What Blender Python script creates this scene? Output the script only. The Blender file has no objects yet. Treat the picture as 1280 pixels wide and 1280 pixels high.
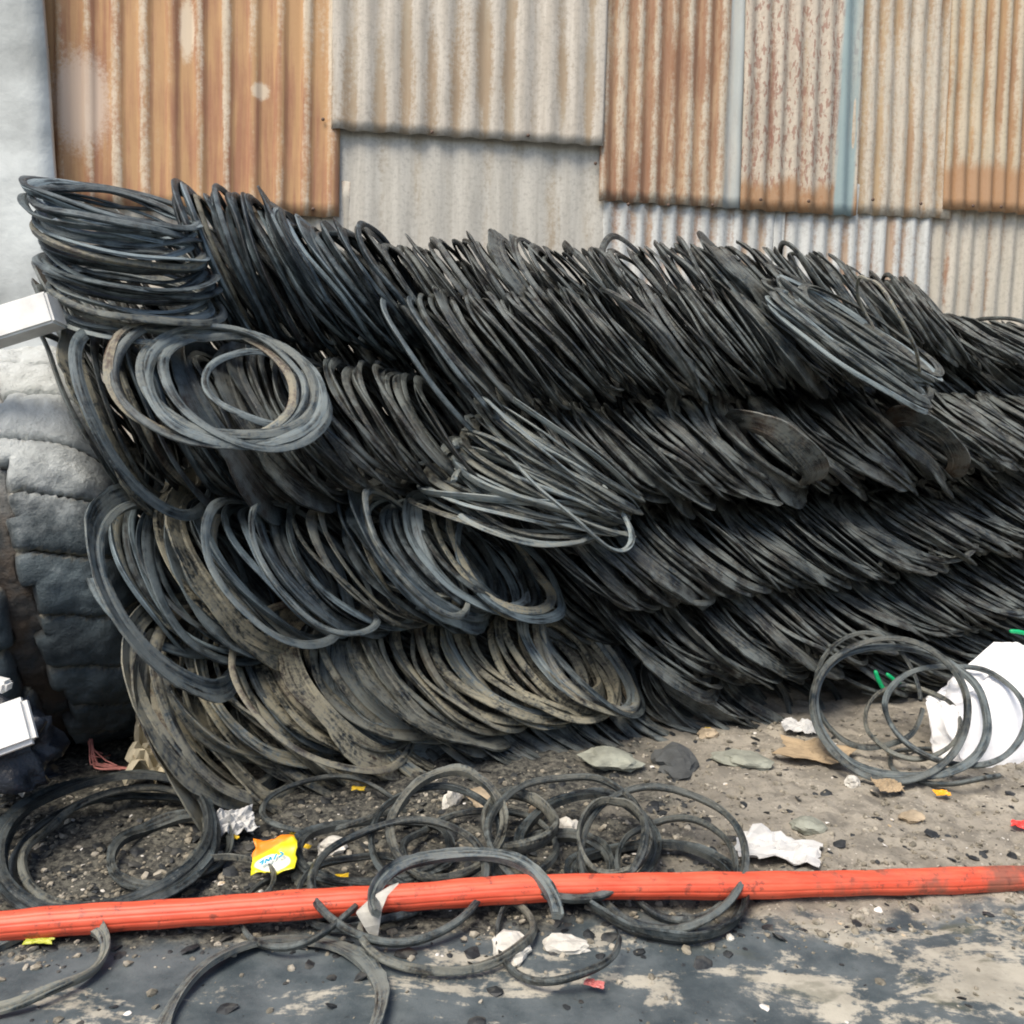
import bpy, bmesh, math, random
import numpy as np
from mathutils import Vector, Matrix, noise
rnd = random.Random(11)
PI = math.pi
scn = bpy.context.scene
COL = scn.collection

# ------------------------------------------------------------------ camera
F = 1050.0
CAM = Vector((0, 0, 1.35))
ROT = Matrix.Rotation(math.radians(90 - 4.4), 3, 'X') @ Matrix.Rotation(math.radians(1.5), 3, 'Z')
cd = bpy.data.cameras.new('camera'); cam = bpy.data.objects.new('camera', cd); COL.objects.link(cam)
cam.matrix_world = Matrix.Translation(CAM) @ ROT.to_4x4()
cd.sensor_width = 36; cd.sensor_fit = 'HORIZONTAL'; cd.lens = 36 * F / 1280
cd.clip_start = .05; cd.clip_end = 1000
scn.camera = cam

def ray(px, py):
    return ROT @ Vector(((px - 640) / F, -(py - 640) / F, -1))
def on_z(px, py, z=0.0):
    d = ray(px, py); return CAM + d * ((z - CAM.z) / d.z)
def at_depth(px, py, D):
    d = ray(px, py); return CAM + d * (D / d.y)

# ------------------------------------------------------------------ materials
def new_mat(name):
    m = bpy.data.materials.new(name); m.use_nodes = True
    nt = m.node_tree; nt.nodes.clear()
    out = nt.nodes.new('ShaderNodeOutputMaterial'); b = nt.nodes.new('ShaderNodeBsdfPrincipled')
    nt.links.new(b.outputs[0], out.inputs[0])
    return m, nt, b
class G:
    """small node helper"""
    def __init__(s, nt): s.nt = nt
    def n(s, t, **kw):
        x = s.nt.nodes.new(t)
        for k, v in kw.items(): setattr(x, k, v)
        return x
    def put(s, sock, v):
        if isinstance(v, (int, float)): sock.default_value = v
        elif isinstance(v, tuple): sock.default_value = v if len(v) == len(sock.default_value) else tuple(v) + (1,)
        else: s.nt.links.new(v, sock)
    def noise(s, vec, scale, detail=4, rough=.55, dist=0):
        x = s.n('ShaderNodeTexNoise'); s.put(x.inputs['Vector'], vec); x.inputs['Scale'].default_value = scale
        x.inputs['Detail'].default_value = detail; x.inputs['Roughness'].default_value = rough
        x.inputs['Distortion'].default_value = dist
        return x.outputs['Fac']
    def math(s, op, a, b=0.0, c=None, clamp=False):
        x = s.n('ShaderNodeMath', operation=op, use_clamp=clamp); s.put(x.inputs[0], a); s.put(x.inputs[1], b)
        if c is not None: s.put(x.inputs[2], c)
        return x.outputs[0]
    def step(s, v, lo, hi, a=0.0, b=1.0):
        x = s.n('ShaderNodeMapRange', interpolation_type='SMOOTHSTEP')
        s.put(x.inputs[0], v); s.put(x.inputs[1], lo); s.put(x.inputs[2], hi); s.put(x.inputs[3], a); s.put(x.inputs[4], b)
        return x.outputs[0]
    def mix(s, f, a, b):
        x = s.n('ShaderNodeMix', data_type='RGBA'); s.put(x.inputs[0], f); s.put(x.inputs[6], a); s.put(x.inputs[7], b)
        return x.outputs[2]
    def scale(s, vec, v, loc=(0, 0, 0)):
        x = s.n('ShaderNodeMapping'); s.put(x.inputs[0], vec); x.inputs['Scale'].default_value = v
        x.inputs['Location'].default_value = loc
        return x.outputs[0]
    def bump(s, h, strength, dist, prev=None):
        x = s.n('ShaderNodeBump'); x.inputs['Strength'].default_value = strength; x.inputs['Distance'].default_value = dist
        s.put(x.inputs['Height'], h)
        if prev is not None: s.put(x.inputs['Normal'], prev)
        return x.outputs[0]

def mat_simple(name, c, rough=.7, var=.25, scale=12, bump=.3, bd=.01):
    m, nt, b = new_mat(name); g = G(nt)
    co = g.n('ShaderNodeTexCoord').outputs['Object']
    n1 = g.noise(co, scale, 6)
    f = g.step(n1, .3, .7)
    dark = tuple(v * (1 - var) for v in c); lite = tuple(min(v * (1 + var), .92) for v in c)
    g.put(b.inputs['Base Color'], g.mix(f, dark, lite)); b.inputs['Roughness'].default_value = rough
    g.put(b.inputs['Normal'], g.bump(g.noise(co, scale * 4, 5), bump, bd))
    return m

def mat_rubber():
    """r of the object colour: dust, g: brown rust, b: pale blue-grey of painted highlights"""
    m, nt, b = new_mat('cut_rubber'); g = G(nt)
    oi = g.n('ShaderNodeObjectInfo')
    sep = g.n('ShaderNodeSeparateColor'); nt.links.new(oi.outputs['Color'], sep.inputs[0])
    dust, brown, pale = sep.outputs
    co = g.n('ShaderNodeTexCoord').outputs['Object']
    geo = g.n('ShaderNodeNewGeometry').outputs['Position']
    off = g.n('ShaderNodeVectorMath', operation='SCALE'); off.inputs[0].default_value = (3, 7, 5)
    g.put(off.inputs['Scale'], g.math('MULTIPLY', oi.outputs['Random'], 20.0))
    add = g.n('ShaderNodeVectorMath', operation='ADD'); nt.links.new(co, add.inputs[0]); nt.links.new(off.outputs[0], add.inputs[1])
    v = add.outputs[0]
    wear_glint = g.n('ShaderNodeAttribute', attribute_name='wear_glint').outputs['Fac']
    flow = g.n('ShaderNodeAttribute', attribute_name='flow').outputs['Vector']
    add2 = g.n('ShaderNodeVectorMath', operation='ADD'); nt.links.new(flow, add2.inputs[0]); nt.links.new(off.outputs[0], add2.inputs[1])
    fv = add2.outputs[0]
    n1 = g.noise(v, 9, 6, .6); n2 = g.noise(v, 60, 6, .72); n3 = g.noise(v, 3.2, 3)
    s1 = g.noise(fv, 1.0, 5, .65); s2 = g.noise(fv, 3.4, 4, .7)
    base = g.mix(g.step(s1, .38, .64), (.0012, .0024, .0036), (.013, .026, .037))
    base = g.mix(g.math('MULTIPLY', pale, g.step(g.math('MULTIPLY_ADD', s1, .6, g.math('MULTIPLY', n1, .4)), .36, .56)), base, (.24, .31, .345))  # pale streaks paint cool sky highlights into the rubber colour
    base = g.mix(g.math('MULTIPLY', brown, g.step(n3, .35, .6)), base, (.105, .062, .038))
    # worn cut edges and scuffs, lightened bluish to paint in highlights
    w = g.math('MULTIPLY', wear_glint, g.step(n1, .46, .60))
    base = g.mix(g.math('MULTIPLY', w, .38), base, (.18, .235, .26))
    base = g.mix(g.step(g.math('MULTIPLY_ADD', s2, .7, g.math('MULTIPLY', n2, .3)), .575, .65, 0, .6), base, (.26, .30, .30))
    # dry dust, in blotches of its own
    df = g.math('MULTIPLY', g.step(g.math('MULTIPLY_ADD', n2, .45, g.math('MULTIPLY_ADD', s1, .3, g.math('MULTIPLY', n1, .4))), .48, .64), dust, clamp=True)
    base = g.mix(df, base, (.31, .285, .205))
    g.put(b.inputs['Base Color'], base)
    g.put(b.inputs['Roughness'], g.math('MULTIPLY_ADD', df, .3, g.step(n2, .3, .75, .28, .56)))
    b.inputs['Specular IOR Level'].default_value = .30
    bn = g.bump(g.noise(v, 160, 4, .7), .4, .004)
    g.put(b.inputs['Normal'], g.bump(g.math('MULTIPLY_ADD', s2, .6, n2), .55, .008, bn))
    return m
RUB = mat_rubber()

def mat_iron(name, c1, c2, rust, rust2, amount, seed, speck=0.0, spot=None, foot=None, zfoot=None, side=None):
    """weathered sheet iron: base c1/c2 in vertical streaks, rust in streaks and specks; foot: a band of another colour below zfoot"""
    m, nt, b = new_mat(name); g = G(nt)
    co = g.n('ShaderNodeTexCoord').outputs['Object']
    st = g.scale(co, (7, 7, .55), (seed * 3.1, 0, seed * 1.7))
    st2 = g.scale(co, (26, 26, 1.6), (seed * 1.3, 0, seed))
    wide = g.noise(g.scale(co, (1.4, 1.4, .9), (seed * 5.1, 0, seed)), 1, 5, .6)
    s1 = g.noise(st, 1, 6, .65, .3); s2 = g.noise(st2, 1, 5, .6)
    fine = g.noise(co, 38, 6, .7)
    ridge = g.n('ShaderNodeAttribute', attribute_name='ridge').outputs['Fac']
    base = g.mix(g.step(s2, .35, .65), c1, c2)
    base = g.mix(g.math('MULTIPLY', g.step(fine, .45, .70), .5), base, tuple(v * .6 for v in c1))
    k = g.math('MULTIPLY_ADD', wide, .55, g.math('MULTIPLY_ADD', s1, .65, g.math('MULTIPLY_ADD', fine, .30, g.math('MULTIPLY', ridge, -.10))))
    r = g.step(k, .84 - amount, 1.04 - amount)
    rc = g.mix(g.step(g.math('MULTIPLY_ADD', s2, .5, g.math('MULTIPLY', wide, .6)), .46, .66), rust, rust2)
    base = g.mix(g.math('MULTIPLY', r, .88), base, rc)
    if speck:
        sp = g.noise(g.scale(co, (40, 40, 16), (seed, 0, 0)), 1, 3, .6)
        base = g.mix(g.math('MULTIPLY', g.step(sp, .53, .60), speck), base, rust2)
    if spot:
        for (x, z, rx, rz, cc) in spot:
            d = g.n('ShaderNodeVectorMath', operation='LENGTH')
            nt.links.new(g.scale(co, (1 / rx, 0, 1 / rz), (-x / rx, 0, -z / rz)), d.inputs[0])
            e = g.math('MULTIPLY_ADD', fine, .9, d.outputs['Value'])
            base = g.mix(g.step(e, 1.05, 1.6, .85, 0.0), base, cc)
    sx = g.n('ShaderNodeSeparateXYZ'); nt.links.new(co, sx.inputs[0])
    if foot:
        e = g.math('MULTIPLY_ADD', s1, .35, sx.outputs['Z'])
        base = g.mix(g.step(e, zfoot + .12, zfoot + .24, .85, 0.0), base, foot)
    if side:
        x0, x1, cc = side
        e = g.math('MULTIPLY_ADD', g.math('SUBTRACT', s2, .5), .05, sx.outputs['X'])
        f = g.math('MULTIPLY', g.step(e, x0 - .015, x0 + .015), g.step(e, x1 - .015, x1 + .015, 1.0, 0.0))
        base = g.mix(g.math('MULTIPLY', f, g.step(s1, .3, .55, .55, .95)), base, cc)
    g.put(b.inputs['Base Color'], base)
    g.put(b.inputs['Roughness'], g.step(r, 0, 1, .5, .85)); g.put(b.inputs['Metallic'], 0.0)
    b.inputs['Specular IOR Level'].default_value = .35
    g.put(b.inputs['Normal'], g.bump(g.math('MULTIPLY_ADD', fine, .6, s1), .15, .006))
    return m

# ------------------------------------------------------------------ object helpers
def link(name, me, mats, parent=None, smooth=True):
    o = bpy.data.objects.new(name, me); COL.objects.link(o)
    for m in (mats if isinstance(mats, (list, tuple)) else [mats]):
        if m is not None and m.name not in [x.name for x in me.materials if x]: me.materials.append(m)
    if parent: o.parent = parent
    if smooth and len(me.polygons): me.polygons.foreach_set('use_smooth', [True] * len(me.polygons))
    return o
def tag(o, label=None, cat=None, group=None, kind=None):
    if label: o['label'] = label
    if cat: o['category'] = cat
    if group: o['group'] = group
    if kind: o['kind'] = kind
    return o
def empty(name, loc=(0, 0, 0)):
    o = bpy.data.objects.new(name, None); COL.objects.link(o); o.location = loc; o.empty_display_size = .1
    return o
def mesh_from(name, verts, faces):
    me = bpy.data.meshes.new(name); me.from_pydata([tuple(v) for v in verts], [], [tuple(f) for f in faces]); me.update()
    return me
def tube(pts, rad, sides=10, cap=True, prof=None):
    """swept tube through pts; rad number or list"""
    V, Fc = [], []; n = len(pts); up = Vector((0, 0, 1))
    for i, p in enumerate(pts):
        t = (pts[min(i + 1, n - 1)] - pts[max(i - 1, 0)]).normalized()
        a = t.cross(up)
        if a.length < 1e-3: a = t.cross(Vector((0, 1, 0)))
        a.normalize(); c = a.cross(t)
        r = rad[i] if isinstance(rad, (list, tuple)) else rad
        for k in range(sides):
            th = 2 * PI * k / sides; q = r * (prof(th) if prof else 1)
            V.append(p + a * math.cos(th) * q + c * math.sin(th) * q)
    for i in range(n - 1):
        for k in range(sides):
            k2 = (k + 1) % sides
            Fc.append((i * sides + k, i * sides + k2, (i + 1) * sides + k2, (i + 1) * sides + k))
    if cap: Fc.append(tuple(range(sides))[::-1]); Fc.append(tuple((n - 1) * sides + k for k in range(sides)))
    return V, Fc
def spline(pts, n):
    """Catmull-Rom through tuples"""
    out = []; P = [pts[0]] + list(pts) + [pts[-1]]; m = len(pts) - 1
    for i in range(n):
        t = i / (n - 1) * m; k = min(int(t), m - 1); u = t - k
        a, b, c, d = P[k], P[k + 1], P[k + 2], P[k + 3]
        out.append(tuple(.5 * (2 * b[j] + (c[j] - a[j]) * u + (2 * a[j] - 5 * b[j] + 4 * c[j] - d[j]) * u * u + (3 * b[j] - a[j] - 3 * c[j] + d[j]) * u ** 3) for j in range(len(b))))
    return out
def lump(name, size, seed, rough=.25, freq=1.6, sub=3, flat=None):
    """irregular stone / bag shape"""
    bm = bmesh.new(); bmesh.ops.create_icosphere(bm, subdivisions=sub, radius=1)
    for v in bm.verts:
        q = v.co * freq + Vector((seed * 7.3, seed * 3.1, seed))
        d = 1 + rough * (noise.noise(q) + .5 * noise.noise(q * 2.3) + .3 * noise.noise(q * 5))
        v.co = Vector((v.co.x * size[0] * d, v.co.y * size[1] * d, v.co.z * size[2] * d))
        if flat is not None and v.co.z < flat: v.co.z = flat + (v.co.z - flat) * .1
    me = bpy.data.meshes.new(name); bm.to_mesh(me); bm.free()
    return me
def crumple(name, w, h, seed, amp=.25, n=14, thick=.0025, fold=1.0):
    """crumpled sheet of paper or film with thickness"""
    V, Fc = [], []
    for j in range(n + 1):
        for i in range(n + 1):
            x = (i / n - .5) * w; y = (j / n - .5) * h
            q = Vector((x / w * 3.2 + seed * 5.7, y / h * 3.2, seed))
            z = amp * min(w, h) * (abs(noise.noise(q)) * 1.3 + .6 * abs(noise.noise(q * 2.4)) + .3 * noise.noise(q * 5))
            e = 1 + .22 * noise.noise(Vector((i * .35 + seed, j * .35, 9)))
            V.append(Vector((x * e + .1 * w * noise.noise(q * 1.3), y * e, z * fold)))
    for j in range(n):
        for i in range(n):
            a = j * (n + 1) + i; Fc.append((a, a + 1, a + n + 2, a + n + 1))
    me = mesh_from(name, V, Fc)
    return me
def solid(o, t, off=0):
    s = o.modifiers.new('thickness', 'SOLIDIFY'); s.thickness = t; s.offset = off
    return o

# ------------------------------------------------------------------ ground
def gh(x, y):
    """ground relief"""
    q = Vector((x * .9, y * .9, 2))
    h = .035 * noise.noise(q) + .02 * noise.noise(q * 2.7)
    rough = min(max((y - 2.15 - .06 * x) / .35, 0), 1)
    k = Vector((x * 9, y * 9, 4))
    h += rough * (.016 * noise.noise(k) + .014 * noise.noise(k * 2.3) + .009 * noise.noise(k * 4.1))
    h += (1 - rough) * .002 * noise.noise(k * 2)
    fade = 1 / (1 + max(abs(x) - 4, 0) + max(y - 7, 0) + max(-y, 0))
    return h * fade
def axis(lo, hi, step, far):
    a = list(np.arange(lo, hi, step)); r = []; d = step; x = hi
    while x < far: r.append(x); d *= 1.35; x += d
    r.append(far); l = []; d = step; x = lo
    while x > -far: d *= 1.35; x -= d; l.append(max(x, -far))
    return l[::-1] + a + r
xs = axis(-2.6, 4.2, .021, 400); ys = axis(1.45, 5.4, .021, 400)
GV = [(x, y, gh(x, y)) for y in ys for x in xs]; nx = len(xs)
GF = [(j * nx + i, j * nx + i + 1, (j + 1) * nx + i + 1, (j + 1) * nx + i) for j in range(len(ys) - 1) for i in range(nx - 1)]
def mat_ground():
    m, nt, b = new_mat('yard_ground'); g = G(nt)
    co = g.n('ShaderNodeTexCoord').outputs['Object']
    sx = g.n('ShaderNodeSeparateXYZ'); nt.links.new(co, sx.inputs[0]); X, Y = sx.outputs['X'], sx.outputs['Y']
    big = g.noise(co, 1.6, 6, .6); mid = g.noise(co, 7, 7, .62); fine = g.noise(co, 42, 7, .7); vf = g.noise(co, 160, 4, .7)
    # dry tan dirt and dark oily soil
    dirt = g.mix(g.step(mid, .35, .66), (.19, .175, .145), (.40, .365, .30))
    dirt = g.mix(g.step(fine, .52, .70), dirt, (.16, .145, .12))
    vor = g.n('ShaderNodeTexVoronoi'); nt.links.new(co, vor.inputs['Vector']); vor.inputs['Scale'].default_value = 38
    dirt = g.mix(g.math('MULTIPLY', g.step(vor.outputs['Distance'], .05, .25, .8, 0.0), g.step(fine, .42, .55)), dirt, (.55, .50, .42))
    soil = g.mix(g.step(fine, .38, .66), (.020, .021, .021), (.15, .145, .12))
    left = g.step(g.math('MULTIPLY_ADD', big, 1.6, X), .4, 2.3, 1.0, 0.0)     # oily soil towards the left
    k = g.math('MULTIPLY_ADD', left, .30, g.math('MULTIPLY_ADD', mid, .55, g.math('MULTIPLY', big, .45)))
    upper = g.mix(g.step(k, .52, .72), dirt, soil)
    # dark slab in front, with dried mud patches
    tar = g.mix(g.step(mid, .3, .7), (.045, .060, .068), (.115, .135, .142))
    tar = g.mix(g.step(vf, .58, .72, 0, .6), tar, (.16, .155, .135))
    tar = g.mix(g.step(fine, .60, .72, 0, .7), tar, (.022, .026, .028))
    pm = g.noise(g.scale(co, (2.4, 5.5, 1), (3.3, 1.2, 0)), 1, 8, .66, .6)
    thr = g.step(X, -.6, 1.0, .565, .50)
    e = g.math('SUBTRACT', g.math('MULTIPLY_ADD', fine, .22, g.math('MULTIPLY_ADD', mid, .2, g.math('MULTIPLY', pm, .8))), g.math('ADD', thr, .10))
    tar = g.mix(g.step(e, .0, .06), tar, g.mix(g.step(mid, .3, .7), (.27, .255, .21), (.44, .415, .345)))
    olive = g.step(g.noise(g.scale(co, (4, 8, 1), (7, 3, 0)), 1, 6, .6), .56, .66)
    tar = g.mix(g.math('MULTIPLY', olive, g.step(X, .2, 1.2, 0.0, .7)), tar, (.075, .08, .055))
    front = g.step(g.math('ADD', g.math('MULTIPLY_ADD', X, -.10, Y), g.math('MULTIPLY_ADD', mid, .30, g.math('MULTIPLY', big, .5))), 2.62, 2.72, 1.0, 0.0)
    base = g.mix(front, upper, tar)
    g.put(b.inputs['Base Color'], base)
    g.put(b.inputs['Roughness'], g.mix(front, (.95, .95, .95), (.62, .62, .62)))
    b.inputs['Specular IOR Level'].default_value = .35
    h = g.math('MULTIPLY_ADD', vf, .3, fine)
    g.put(b.inputs['Normal'], g.bump(g.math('MULTIPLY', h, g.step(front, 0, 1, 1.0, .35)), .7, .012))
    return m
ground = link('ground', mesh_from('ground', GV, GF), mat_ground()); tag(ground, kind='structure')

# ------------------------------------------------------------------ fence of corrugated sheets
FP = at_depth(640, 300, 5.95); fdir = Vector((math.cos(math.radians(6)), math.sin(math.radians(6)), 0)); fnor = Vector((-fdir.y, fdir.x, 0))
def on_fence(px, py, off=0):
    d = ray(px, py); p0 = FP - fnor * off
    p = CAM + d * ((p0 - CAM).dot(fnor) / d.dot(fnor))
    return ((p - FP).dot(fdir), p.z)          # coordinate along the fence, height
fence = empty('corrugated_fence', (FP.x, FP.y, 0)); fence.rotation_euler.z = math.radians(6)
tag(fence, 'tall fence of rusty and grey corrugated iron sheets behind the heap of rings', 'fence')
def sheet(u0, u1, z0, z1, pitch, amp, layer, mat, label=None, seed=0, trap=False, ragged=.006, lean=0.0):
    """one corrugated sheet, its local origin on the fence foot; layer pushes it towards the camera"""
    nu = max(int((u1 - u0) / pitch * 12), 8); nv = 26
    V, Fc, rd = [], [], []
    for j in range(nv + 1):
        for i in range(nu + 1):
            u = u0 + (u1 - u0) * i / nu; t = j / nv; z = z0 + (z1 - z0) * t
            if j == 0: z += ragged * noise.noise(Vector((u * 9, seed, 1))) * 2
            ph = 2 * PI * (u - u0) / pitch + .5 * noise.noise(Vector((u * 2, z * .3, seed)))
            s = math.sin(ph)
            if trap: s = max(min((s - .35) * 2.4, 1), -.75)
            a = .62 * amp * (1 + .35 * noise.noise(Vector((u * 1.3, z * .8, seed + 5))))
            dent = .012 * noise.noise(Vector((u * 1.7, z * 1.1, seed + 9))) + .006 * noise.noise(Vector((u * 5, z * 4, seed)))
            V.append((u + lean * (z - z0), -layer - a * s + dent, z)); rd.append(s)
    for j in range(nv):
        for i in range(nu):
            a = j * (nu + 1) + i; Fc.append((a, a + 1, a + nu + 2, a + nu + 1))
    me = mesh_from('corrugated_sheet', V, Fc)
    at = me.attributes.new('ridge', 'FLOAT', 'POINT'); at.data.foreach_set('value', rd)
    o = link('corrugated_sheet', me, mat, fence); solid(o, .0016)
    if label: o['label'] = label
    return o
TOP = 5.3
RU1, RU2 = (.40, .20, .085), (.22, .085, .042)
GREY1, GREY2 = (.40, .385, .345), (.53, .51, .46)
def fx(px, py=150): return on_fence(px, py)[0]
def fz(px, py): return on_fence(px, py)[1]
z_l = fz(380, 272); z_m = fz(580, 177); z_r = fz(900, 262); z_rr = fz(1220, 266)
spots = [(fx(236, 40), fz(236, 40), .055, .22, (.72, .62, .47)), (fx(328, 118), fz(328, 118), .06, .06, (.70, .60, .46)),
         (fx(105, 130), fz(105, 130), .2, .35, (.62, .50, .40))]
m_rust = mat_iron('iron_orange_rust', (.58, .48, .35), (.64, .55, .42), (.50, .29, .135), (.34, .145, .075), .30, 1, spot=spots)
m_mid = mat_iron('iron_beige', (.46, .42, .355), (.55, .51, .44), (.40, .33, .235), (.34, .25, .16), .10, 2)
m_low = mat_iron('iron_pale_grey', (.47, .45, .395), (.55, .53, .47), (.44, .39, .30), (.35, .29, .21), .05, 3)
m_rb = mat_iron('iron_beige_rust', (.54, .46, .35), (.48, .43, .34), (.42, .27, .155), (.29, .145, .08), .22, 4, speck=.45,
                side=(fx(905), fx(940), (.40, .44, .43)))
m_sp = mat_iron('iron_speckled', (.47, .41, .33), (.53, .47, .38), (.42, .31, .20), (.25, .12, .085), .06, 5, speck=.7,
                foot=(.34, .19, .09), zfoot=fz(985, 235), side=(fx(1042), fx(1066), (.25, .34, .35)))
m_bg = mat_iron('iron_sand', (.46, .415, .335), (.54, .49, .405), (.43, .31, .18), (.33, .20, .11), .15, 6, speck=.25)
m_tn = mat_iron('iron_tan_rust', (.47, .41, .30), (.52, .45, .34), (.46, .30, .15), (.33, .18, .09), .18, 7,
                foot=(.36, .20, .10), zfoot=fz(1220, 215))
m_zn = mat_iron('iron_zinc', (.48, .49, .465), (.58, .595, .575), (.44, .34, .24), (.31, .18, .11), .12, 8)
m_zn2 = mat_iron('iron_dull_zinc', (.46, .43, .36), (.53, .495, .42), (.40, .28, .18), (.27, .13, .075), .07, 9)
sheet(fx(-420), fx(54), .02, TOP, .18, .02, .000, m_mid, seed=21)
sheet(fx(38), fx(426), z_l, TOP, .172, .024, .055, m_rust, 'orange rusted sheet with wide ridges', 1, True, .01)
sheet(fx(20), fx(440), .02, z_l + .25, .172, .02, .004, m_zn2, seed=11)
sheet(fx(416), fx(752), z_m, TOP, .176, .020, .078, m_mid, 'beige sheet lapped over the pale one', 2, False, .004)
sheet(fx(404), fx(766), .02, z_m + .3, .23, .010, .018, m_low, 'pale flat sheet with shallow ridges', 3, False)
sheet(fx(750), fx(938), z_r, TOP, .119, .022, .052, m_rb, 'beige sheet streaked with brown rust', 4, lean=-.012)
sheet(fx(926), fx(1070), z_r - .01, TOP, .118, .022, .070, m_sp, 'sheet speckled with dark red rust', 5, lean=-.02)
sheet(fx(1062), fx(1192), z_r + .01, TOP, .118, .022, .052, m_bg, 'sand coloured sheet', 6, lean=-.02)
sheet(fx(1178), fx(1420), z_rr - .01, TOP, .105, .022, .070, m_tn, 'tan rusted sheet', 7, lean=-.02)
sheet(fx(757), fx(985), .02, z_r + .2, .118, .022, .018, m_zn, 'bluish zinc sheet', 8)
sheet(fx(972), fx(1172), .02, z_r + .22, .112, .022, .034, m_zn, 'bluish zinc sheet with rust drips', 14)
sheet(fx(1160), fx(1440), .02, z_rr + .2, .112, .020, .018, m_zn2, 'dull grey sheet with narrow ridges', 9)
sheet(fx(1400), fx(1800), .02, TOP, .112, .020, .000, m_bg, seed=22)
# roofing nails along the laps
m_nail = mat_simple('nail_iron', (.10, .06, .04), .6)
for (px, py, off) in [(785, 256, .1), (835, 257, .1), (890, 257, .1), (950, 250, .13), (1010, 252, .13), (1090, 250, .1), (1150, 255, .1), (1215, 258, .13), (1250, 259, .13),
                      (744, 205, .06), (750, 250, .06), (404, 150, .075), (300, 262, .075), (392, 262, .075), (60, 60, .075), (540, 166, .11), (660, 170, .11)]:
    off -= .022; u, z = on_fence(px, py, off); me = lump('nail', (.012, .008, .012), px, .1, sub=2)
    o = link('nail', me, m_nail, fence); o.location = (u, -off - .012, z)

# rendered side wall at the left
m_plaster = mat_simple('pale_render', (.50, .53, .52), .85, .34, 1.5, .5, .02)
bm = bmesh.new()
pts = []
e0, e1 = at_depth(72, 300, 5.42), at_depth(44, -60, 5.42)
for (t, p) in ((0, at_depth(88, 900, 5.42)), (1, e0), (2, e1)):
    pts.append((p.x, p.z))
pts[0] = (pts[0][0], -.05); pts[2] = (pts[2][0] - .03, 5.2)
NV = 40; V = []; Fc = []
for j in range(NV + 1):
    z = -.05 + 5.25 * j / NV
    xe = pts[0][0] + (pts[1][0] - pts[0][0]) * min(z / pts[1][1], 1) if z < pts[1][1] else pts[1][0] + (pts[2][0] - pts[1][0]) * (z - pts[1][1]) / (pts[2][1] - pts[1][1])
    for i in range(31):
        x = -6.5 + (xe + 6.5) * i / 30
        V.append((x, 5.42 + .02 * noise.noise(Vector((x * 1.2, z * 1.2, 0))) - (.02 if i < 30 else 0), z))
for j in range(NV):
    for i in range(30):
        a = j * 31 + i; Fc.append((a, a + 1, a + 32, a + 31))
sw = link('rendered_wall', mesh_from('rendered_wall', V, Fc), m_plaster); solid(sw, .06, -1)
tag(sw, 'pale bluish rendered wall at the end of the rusty fence', 'wall')

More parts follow.
